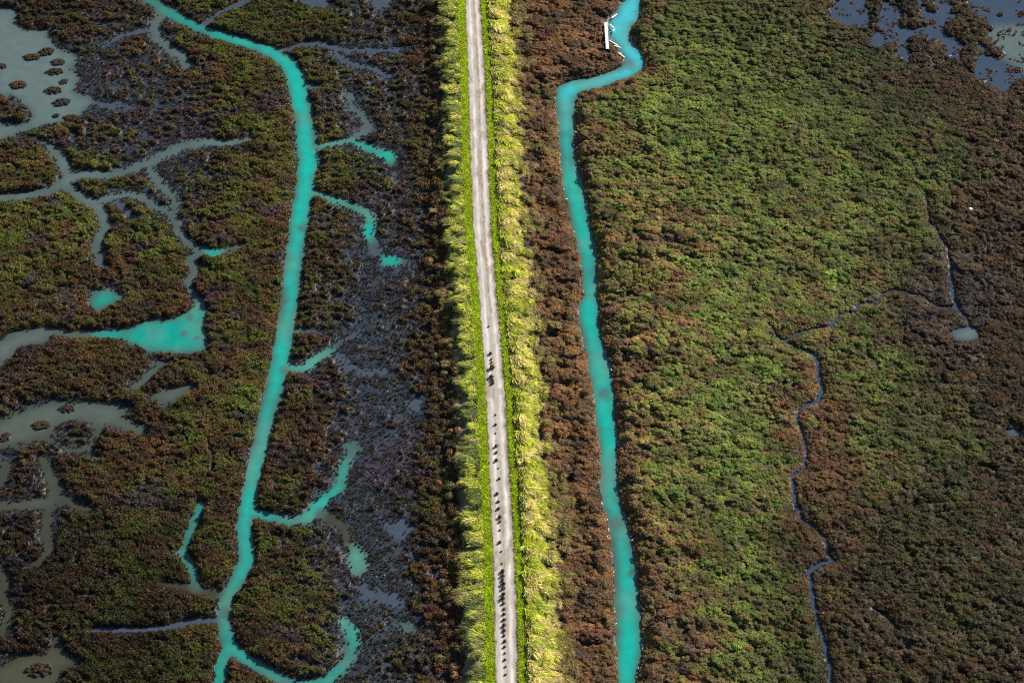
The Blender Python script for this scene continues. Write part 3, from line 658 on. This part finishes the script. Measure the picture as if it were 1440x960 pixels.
scatter('tall_grass', C_TALL, np.stack([x, y, hz(x, y)-.04], 1), np.stack([0*x, 0*x, ang], 1), np.stack([sz*1.25, sz*1.1, sz*.85], 1), tint,
        'tall yellow green grass leaning down both levee flanks', 'grass')

# ------------------------------------------------------------------ individual things
def thing(name, x, y, z, label, cat, group=None, rz=0):
    o = bpy.data.objects.new(name, None); SC.collection.objects.link(o); o.location = (x, y, z); o.rotation_euler = (0, 0, rz)
    o.empty_display_size = .3; o['label'] = label; o['category'] = cat
    if group: o['group'] = group
    return o
SHO = [shrub_mesh('shrub_foliage', 500+i, 260, M_SHRUB_O, .17, .72, 7) for i in range(4)]
def twig_mesh(seed):
    r = random.Random(seed); V = []; F = []
    for q in range(9):
        a = r.uniform(0, 6.283); d = r.uniform(.3, .8); e = Vector((math.cos(a)*d, math.sin(a)*d, r.uniform(.3, .6))); s = Vector((-math.sin(a), math.cos(a), 0))*.03; u = Vector((0, 0, .03))
        k_ = len(V); V += [s, u, -s, e+s*.4, e+u*.4, e-s*.4]; F += [(k_, k_+1, k_+4, k_+3), (k_+1, k_+2, k_+5, k_+4), (k_+2, k_, k_+3, k_+5)]
    me = bpy.data.meshes.new('shrub_stems'); me.from_pydata([tuple(v) for v in V], [], F); me.materials.append(M_STEM); return me
TW = twig_mesh(5)
def shrub(name, x, y, sx, sy, sz, col, label, cat, group=None, meshes=SHO, stems=True, part='foliage'):
    z = float(hz(np.array([x]), np.array([y]))[0])
    t = thing(name, x, y, z-.03, label, cat, group, random.uniform(0, 6.28) if abs(sx-sy) < .3*max(sx, sy) else random.uniform(-.15, .15))
    f = link(part, random.choice(meshes), t); f.scale = (sx, sy, sz); f.color = (*col, 1)
    if stems: s = link('stems', TW, t); s.scale = (sx*.8, sy*.8, sz*.8)
    return t
# plant islands in the ponds: mounds of many small tufts
def island_mesh(seed):
    r = random.Random(seed); rs = [shrub_mesh('tmp', seed*9+i, 46, M_SHRUB_O, .34, .8, 4, True, 2.0) for i in range(3)]
    V = []; F = []; L = []
    for q in range(46):
        a = r.uniform(0, 6.283); d = math.sqrt(r.random())*.86; sc = r.uniform(.13, .24); m_ = r.choice(rs); k_ = len(V); ca = math.cos(a*3); sa = math.sin(a*3)
        for v in m_.vertices: V.append((math.cos(a)*d+(v.co.x*ca-v.co.y*sa)*sc, math.sin(a)*d+(v.co.x*sa+v.co.y*ca)*sc, (1-d*d)*.18+v.co.z*sc*1.1))
        F += [tuple(i+k_ for i in p.vertices) for p in m_.polygons]
        br_ = r.uniform(-.15, .15); L += [min(1, max(0, e.value+br_)) for e in m_.attributes['leaf'].data]
    me = bpy.data.meshes.new('island_foliage'); me.from_pydata(V, [], F); me.materials.append(M_SHRUB_O); add_f(me, 'leaf', L); return me
IM = [island_mesh(40+i) for i in range(3)]
for i, (x, y, rx, ry, lab) in enumerate(ISL):
    col = (.10, .066, .045) if i % 3 else (.115, .08, .05)
    if 'reddish' in lab: col = (.15, .07, .045)
    if 'grey' in lab.split('island')[0]: col = (.10, .085, .075)
    h = .55*math.sqrt(rx*ry)+.15
    t = thing('plant_island', x, y, .0, lab, 'plant island', 'plant islands standing in the ponds', random.uniform(-.1, .1))
    f = link('foliage', IM[i % 3], t); f.scale = (rx*1.02, ry*1.02, max(.6, h)); f.color = (*col, 1)

# weed tufts in the middle of the road
W = [(687,459,3.5,'lone tiny weed tuft on the road north of all the other tufts'),(690,497,6,'northernmost dark weed of the short row on the middle of the road'),(691,505,4,None),(691,509.5,4,None),
     (692,517,9,'largest dark weed of the upper group on the road'),(691,530,8,'round dark weed south of the largest upper weed on the road'),(692.5,535,6,None),(693,539,6,None),
     (697,583,3.5,None),(697,597,5,'dark weed standing alone between the upper and lower rows on the road'),(697,609,3,None),(698,627,6,None),(698,636,5,None),(698,647,6,None),(701,658,3,None),(702,673,5,None),(699,694,6,None),(701,705,5,None),(701,715,6,None),
     (703,727,7,None),(703,733,5,None),(703,745,3.5,None),(703,762,6,None),(705,775,3.5,None),(706,792,3.5,None),(707,803,8,'big dark weed at the north end of the long lower row on the road'),(707,809.5,7,None),(707,815,6,None),(708,820.5,8,None),(708,827,7,None),
     (708,835,7,None),(707,841,8,None),(708,848,6,None),(709,856,5,None),(709,863,6,None),(709,871,6,None),(709,879,7,None),(709,886,6,None),(709,893,5,None),(710,901,6,None),(709.5,909,5,None),(710,918,4,None),(710,927,5,None),(711,937,4,None),(711,948,4,None)]
WD = [shrub_mesh('weed_leaves', 700+i, 60, M_SHRUB_O, .30, .9, 4, True, 2.4) for i in range(3)]
for px, py, s, lab in W:
    x, y = at(px, py, CREST+.05); r_ = s*mpp(py)*.5
    z = CREST+.02
    grp = 'dark weeds in the middle of the road'
    if lab is None:
        lab = 'small dark weed tuft in the upper part of the broken road row' if py < 560 else ('small dark weed tuft in the sparse middle stretch of the road row' if py < 800 else 'dark weed tuft in the crowded southern stretch of the road row')
    t = thing('weed_tuft', x, y, z, lab, 'weed', grp, random.uniform(0, 6.28))
    f = link('leaves', random.choice(WD), t); q = random.uniform(.85, 1.15); f.scale = (r_*q, r_*.95, r_*1.15); f.color = (.12, .085, .055, 1)

# orange and red bushes that stand out
OR = [(887,745,3.2,'bright orange bush on the east bank of the turquoise channel'),(854,760,2.8,'small orange bush on the west bank of the turquoise channel'),(906,782.5,3.4,'larger of two orange bushes side by side east of the channel'),(912,783,2.6,'smaller of two orange bushes side by side east of the channel'),(895.5,791,2.6,'orange bush just south of the orange pair by the channel'),
      (1124,713,2,'tiny orange plant beside the dark creek at the right'),(1119,731,2.5,'small orange plant on the west bank of the dark creek'),(1155,752,4,'long orange plant along the bend of the dark creek'),(1157,864,3.6,'red orange plant on the east bank of the lower dark creek')]
for px, py, s, lab in OR:
    x, y = at(px, py); r_ = s*mpp(py)
    shrub('orange_bush', x, y, r_, r_*.85, r_*.9, (.75, .20, .08) if 'red' not in lab else (.65, .13, .08), lab, 'bush', 'orange bushes near the creeks')
rr = random.Random(3)
for i in range(22):
    px, py = rr.gauss(1360, 16), rr.gauss(177, 5); x, y = at(px, py); r_ = rr.uniform(1.6, 3)*mpp(py)
    shrub('red_plant', x, y, r_*1.2, r_*.7, r_*.7, (.40, .12, .06), ('large ' if r_ > .30 else 'small ')+'rust red plant in the '+('west' if px < 1352 else 'east' if px > 1368 else 'middle')+' of the patch at upper right', 'plant', 'rust red plants in the upper right patch')
x, y = at(1400, 203); shrub('pink_shrub', x, y, .6, .5, .5, (.42, .2, .12), 'salmon coloured shrub at the right below the rust red patch', 'shrub')

# shrubs on the flank toes of the levee and along the channel: the ones that show largest
def stretch(py):
    return ['level with the footbridge', 'level with the sharp channel bend', 'below the sharp channel bend', 'level with the upper road weeds', 'level with the sparse road weeds', 'level with the amber flank bush', 'near the bottom edge'][int(np.searchsorted([80, 200, 420, 560, 700, 860], py))]
FL = [(645,610,7,'orange'),(640,523,6,'orange'),(655,792,5.5,'amber'),(645,852,6,'rust'),(648,560,6,'orange')]
for px, py, s, c_ in FL:
    x, y = at(px, py, .6); r_ = s*mpp(py)
    lab = {(645,610): 'pale orange round bush on the west flank of the levee at mid height', (640,523): 'peach tinted bush on the west levee flank near the upper road weeds', (655,792): 'amber round bush on the lower west flank of the levee', (645,852): 'rust pink bush near the bottom of the west levee flank', (648,560): 'orange brown bush between the peach and pale orange ones on the west flank'}[(px, py)]
    shrub('flank_bush', x, y, r_, r_*.9, r_, {'orange': (.50, .27, .14), 'amber': (.55, .32, .08), 'rust': (.45, .20, .13)}[c_], lab, 'bush', 'coloured bushes on the west levee flank')
rr = random.Random(11)
for i in range(85):
    py = -20+i*(1010/85)+rr.uniform(-4, 4); yy0 = at(700, py)[1]
    xo = float(road_c(np.array([yy0]))[0])-rr.uniform(5.2, 8.6); z0 = float(hz(np.array([xo]), np.array([yy0]))[0])
    r_ = rr.uniform(.45, .95); c_ = rr.choice([(.17, .105, .06), (.36, .20, .10), (.13, .085, .05), (.20, .19, .08)])
    shrub('toe_shrub', xo, yy0, r_, r_*.9, r_*1.15, c_, ({.17: 'brown',   .36: 'tawny', .13: 'dark brown', .20: 'olive'}[c_[0]]+(' large' if r_ > .78 else ' small' if r_ < .6 else '')+' shrub at the levee\'s west foot '+stretch(py)), 'shrub', 'shrubs along the western foot of the levee')
for i in range(110):
    py = -10+i*(990/110)+rr.uniform(-4, 4); side = 1 if i % 3 else -1
    l_ = np.interp(py, [e[0] for e in EAST], [e[1] for e in EAST]); r0 = np.interp(py, [e[0] for e in EAST], [e[2] for e in EAST])
    if 20 < py < 118 and side < 0: continue
    r_ = rr.uniform(.5, .95); px = (r0+rr.uniform(6, 26)+r_/mpp(py)*.8) if side > 0 else (l_-rr.uniform(3, 12)-r_/mpp(py)*.6)
    x, y = at(px, py)
    if float(gs(SD, np.array([x]), np.array([y]))[0]) < r_*.5: continue
    c_ = rr.choice([(.15, .095, .055), (.18, .11, .06), (.12, .08, .05), (.14, .12, .055)])
    shrub('bank_shrub', x, y, r_, r_*.9, r_*.68, c_, ({.15: 'brown', .18: 'tawny', .12: 'dark brown', .14: 'olive'}[c_[0]]+(' large' if r_ > .8 else ' small' if r_ < .62 else '')+' shrub on the channel\'s '+('east' if side > 0 else 'west')+' bank '+stretch(py)), 'shrub', 'rounded shrubs lining the turquoise channel')

# ------------------------------------------------------------------ footbridge at the channel
def box(name, c, s, mat, parent, rz=0.0, bev=.02):
    import bmesh
    bm = bmesh.new(); bmesh.ops.create_cube(bm, size=1); bmesh.ops.scale(bm, vec=s, verts=bm.verts)
    if bev: bmesh.ops.bevel(bm, geom=bm.edges[:], offset=min(bev, min(s)*.3), segments=1, affect='EDGES')
    me = bpy.data.meshes.new(name); bm.to_mesh(me); bm.free(); me.materials.append(mat)
    o = link(name, me, parent); o.location = c; o.rotation_euler = (0, 0, rz); return o
x0, yA = at(853.5, 69, 1.0); x1, yB = at(852.5, 32, 1.0)
Lb = yB-yA; cx, cy = (x0+x1)/2, (yA+yB)/2
fb = thing('footbridge', cx, cy, 0, 'narrow white plank footbridge beside the top of the turquoise channel', 'footbridge', None, .014)
n = 16
for i in range(n):
    yc = -Lb/2+(i+.5)*Lb/n; box('plank', (random.uniform(-.012, .012), yc, 1.0), (.50, Lb/n-.04, .05), M_WOOD, fb)
for s in (-1, 1): box('stringer', (s*.17, 0, .91), (.09, Lb, .12), M_POST, fb)
for s in (-1, 1):
    for e in (-.46, -.15, .15, .46): box('post', (s*.17, e*Lb, .40), (.11, .11, .90), M_POST, fb)
for j, (px, py, l, a, lab) in enumerate([(860,37,1.1,-1.0,'white timber lying off the north end of the footbridge'),(863,43,.7,1.3,'short white timber near the north end of the footbridge'),(863,61,1.9,-.75,'long white timber slanting from the south end of the footbridge'),(868,66,1.2,-.5,'white timber at the waterline south east of the footbridge'),(846,57,1.0,.5,'pale timber in the plants west of the footbridge'),(874,78,1.6,-.9,'white timber at the tip of the western bank'),(864,23,1.4,.9,'white timber on the bank north of the footbridge')]):
    x, y = at(px, py, .3); t = box('timber', (x, y, .32), (l, .20, .14), M_WOOD, None, a); t['label'] = lab; t['category'] = 'timber'; t['group'] = 'loose white timbers by the footbridge'
x, y = at(1364, 299)
import bmesh
bm = bmesh.new(); bmesh.ops.create_icosphere(bm, subdivisions=2, radius=.3)
for v_ in bm.verts: v_.co *= 1+random.uniform(-.15, .15); v_.co.z *= .7
me = bpy.data.meshes.new('white_rock'); bm.to_mesh(me); bm.free(); me.materials.append(mat_plain('white_stone', (.8, .8, .78)))
o = link('white_rock', me, label='small bright white rock in the green marsh at the right', category='rock'); o.location = (x, y, .75)

# ------------------------------------------------------------------ pale drift litter
def chips(name, pts, lo, hi, mat, label):
    V = []; F = []
    for (x, y, z) in pts:
        l = random.uniform(lo, hi); w_ = l*random.uniform(.25, .6); h_ = l*random.uniform(.15, .35); a = random.uniform(0, 6.28); c, s = math.cos(a), math.sin(a); k_ = len(V)
        for dx, dy, dz in ((-l, -w_, 0), (l, -w_, 0), (l, w_, 0), (-l, w_, 0), (-l*.8, -w_*.7, h_), (l*.7, -w_*.8, h_), (l*.8, w_*.6, h_), (-l*.7, w_*.8, h_)):
            V.append((x+(dx*c-dy*s)/2, y+(dx*s+dy*c)/2, z+dz))
        F += [(k_, k_+1, k_+5, k_+4), (k_+1, k_+2, k_+6, k_+5), (k_+2, k_+3, k_+7, k_+6), (k_+3, k_, k_+4, k_+7), (k_+4, k_+5, k_+6, k_+7)]
    me = mesh_np(name, V, F, mat); return link(name, me, kind='stuff', label=label, category='debris')
pts = []
rr = random.Random(21)
for i in range(430):
    py = rr.uniform(-10, 975); sidee = rr.random() < .5
    l_ = np.interp(py, [e[0] for e in EAST], [e[1] for e in EAST]); r0 = np.interp(py, [e[0] for e in EAST], [e[2] for e in EAST])
    if vn(np.array([py*.045]), np.array([3.3+sidee*9]), 5)[0] < .42: continue
    px = (l_+rr.gauss(-1, 1.2)) if sidee else (r0+rr.gauss(.5, 1.6)); x, y = at(px, py)
    _s = float(gs(SD, np.array([x]), np.array([y]))[0])
    if _s < -.12 or _s > .8: continue
    pts.append((x+rr.gauss(0, .06), y, max(.02, float(hz(np.array([x]), np.array([y]))[0])+.02)))
chips('bank_debris', pts, .12, .45, M_SALT, 'pale driftwood and shell bits along both channel banks')
x, y = jitter(.55); mu = gs(MUDF, x, y); zz = hz(x, y); k_ = (mu > .35) & (zz > .0) & (lv_off(x, y) < -8) & (rng.random(len(x)) < .16*smooth(.45, .7, fbm(x*.25, y*.25, 111, 3)))
chips('mud_debris', list(zip(x[k_], y[k_], zz[k_]+.01)), .10, .34, mat_plain('dull_debris', (.17, .17, .18)), 'small pale bits scattered over the grey mudflats')
print('scene built', len(bpy.data.objects))
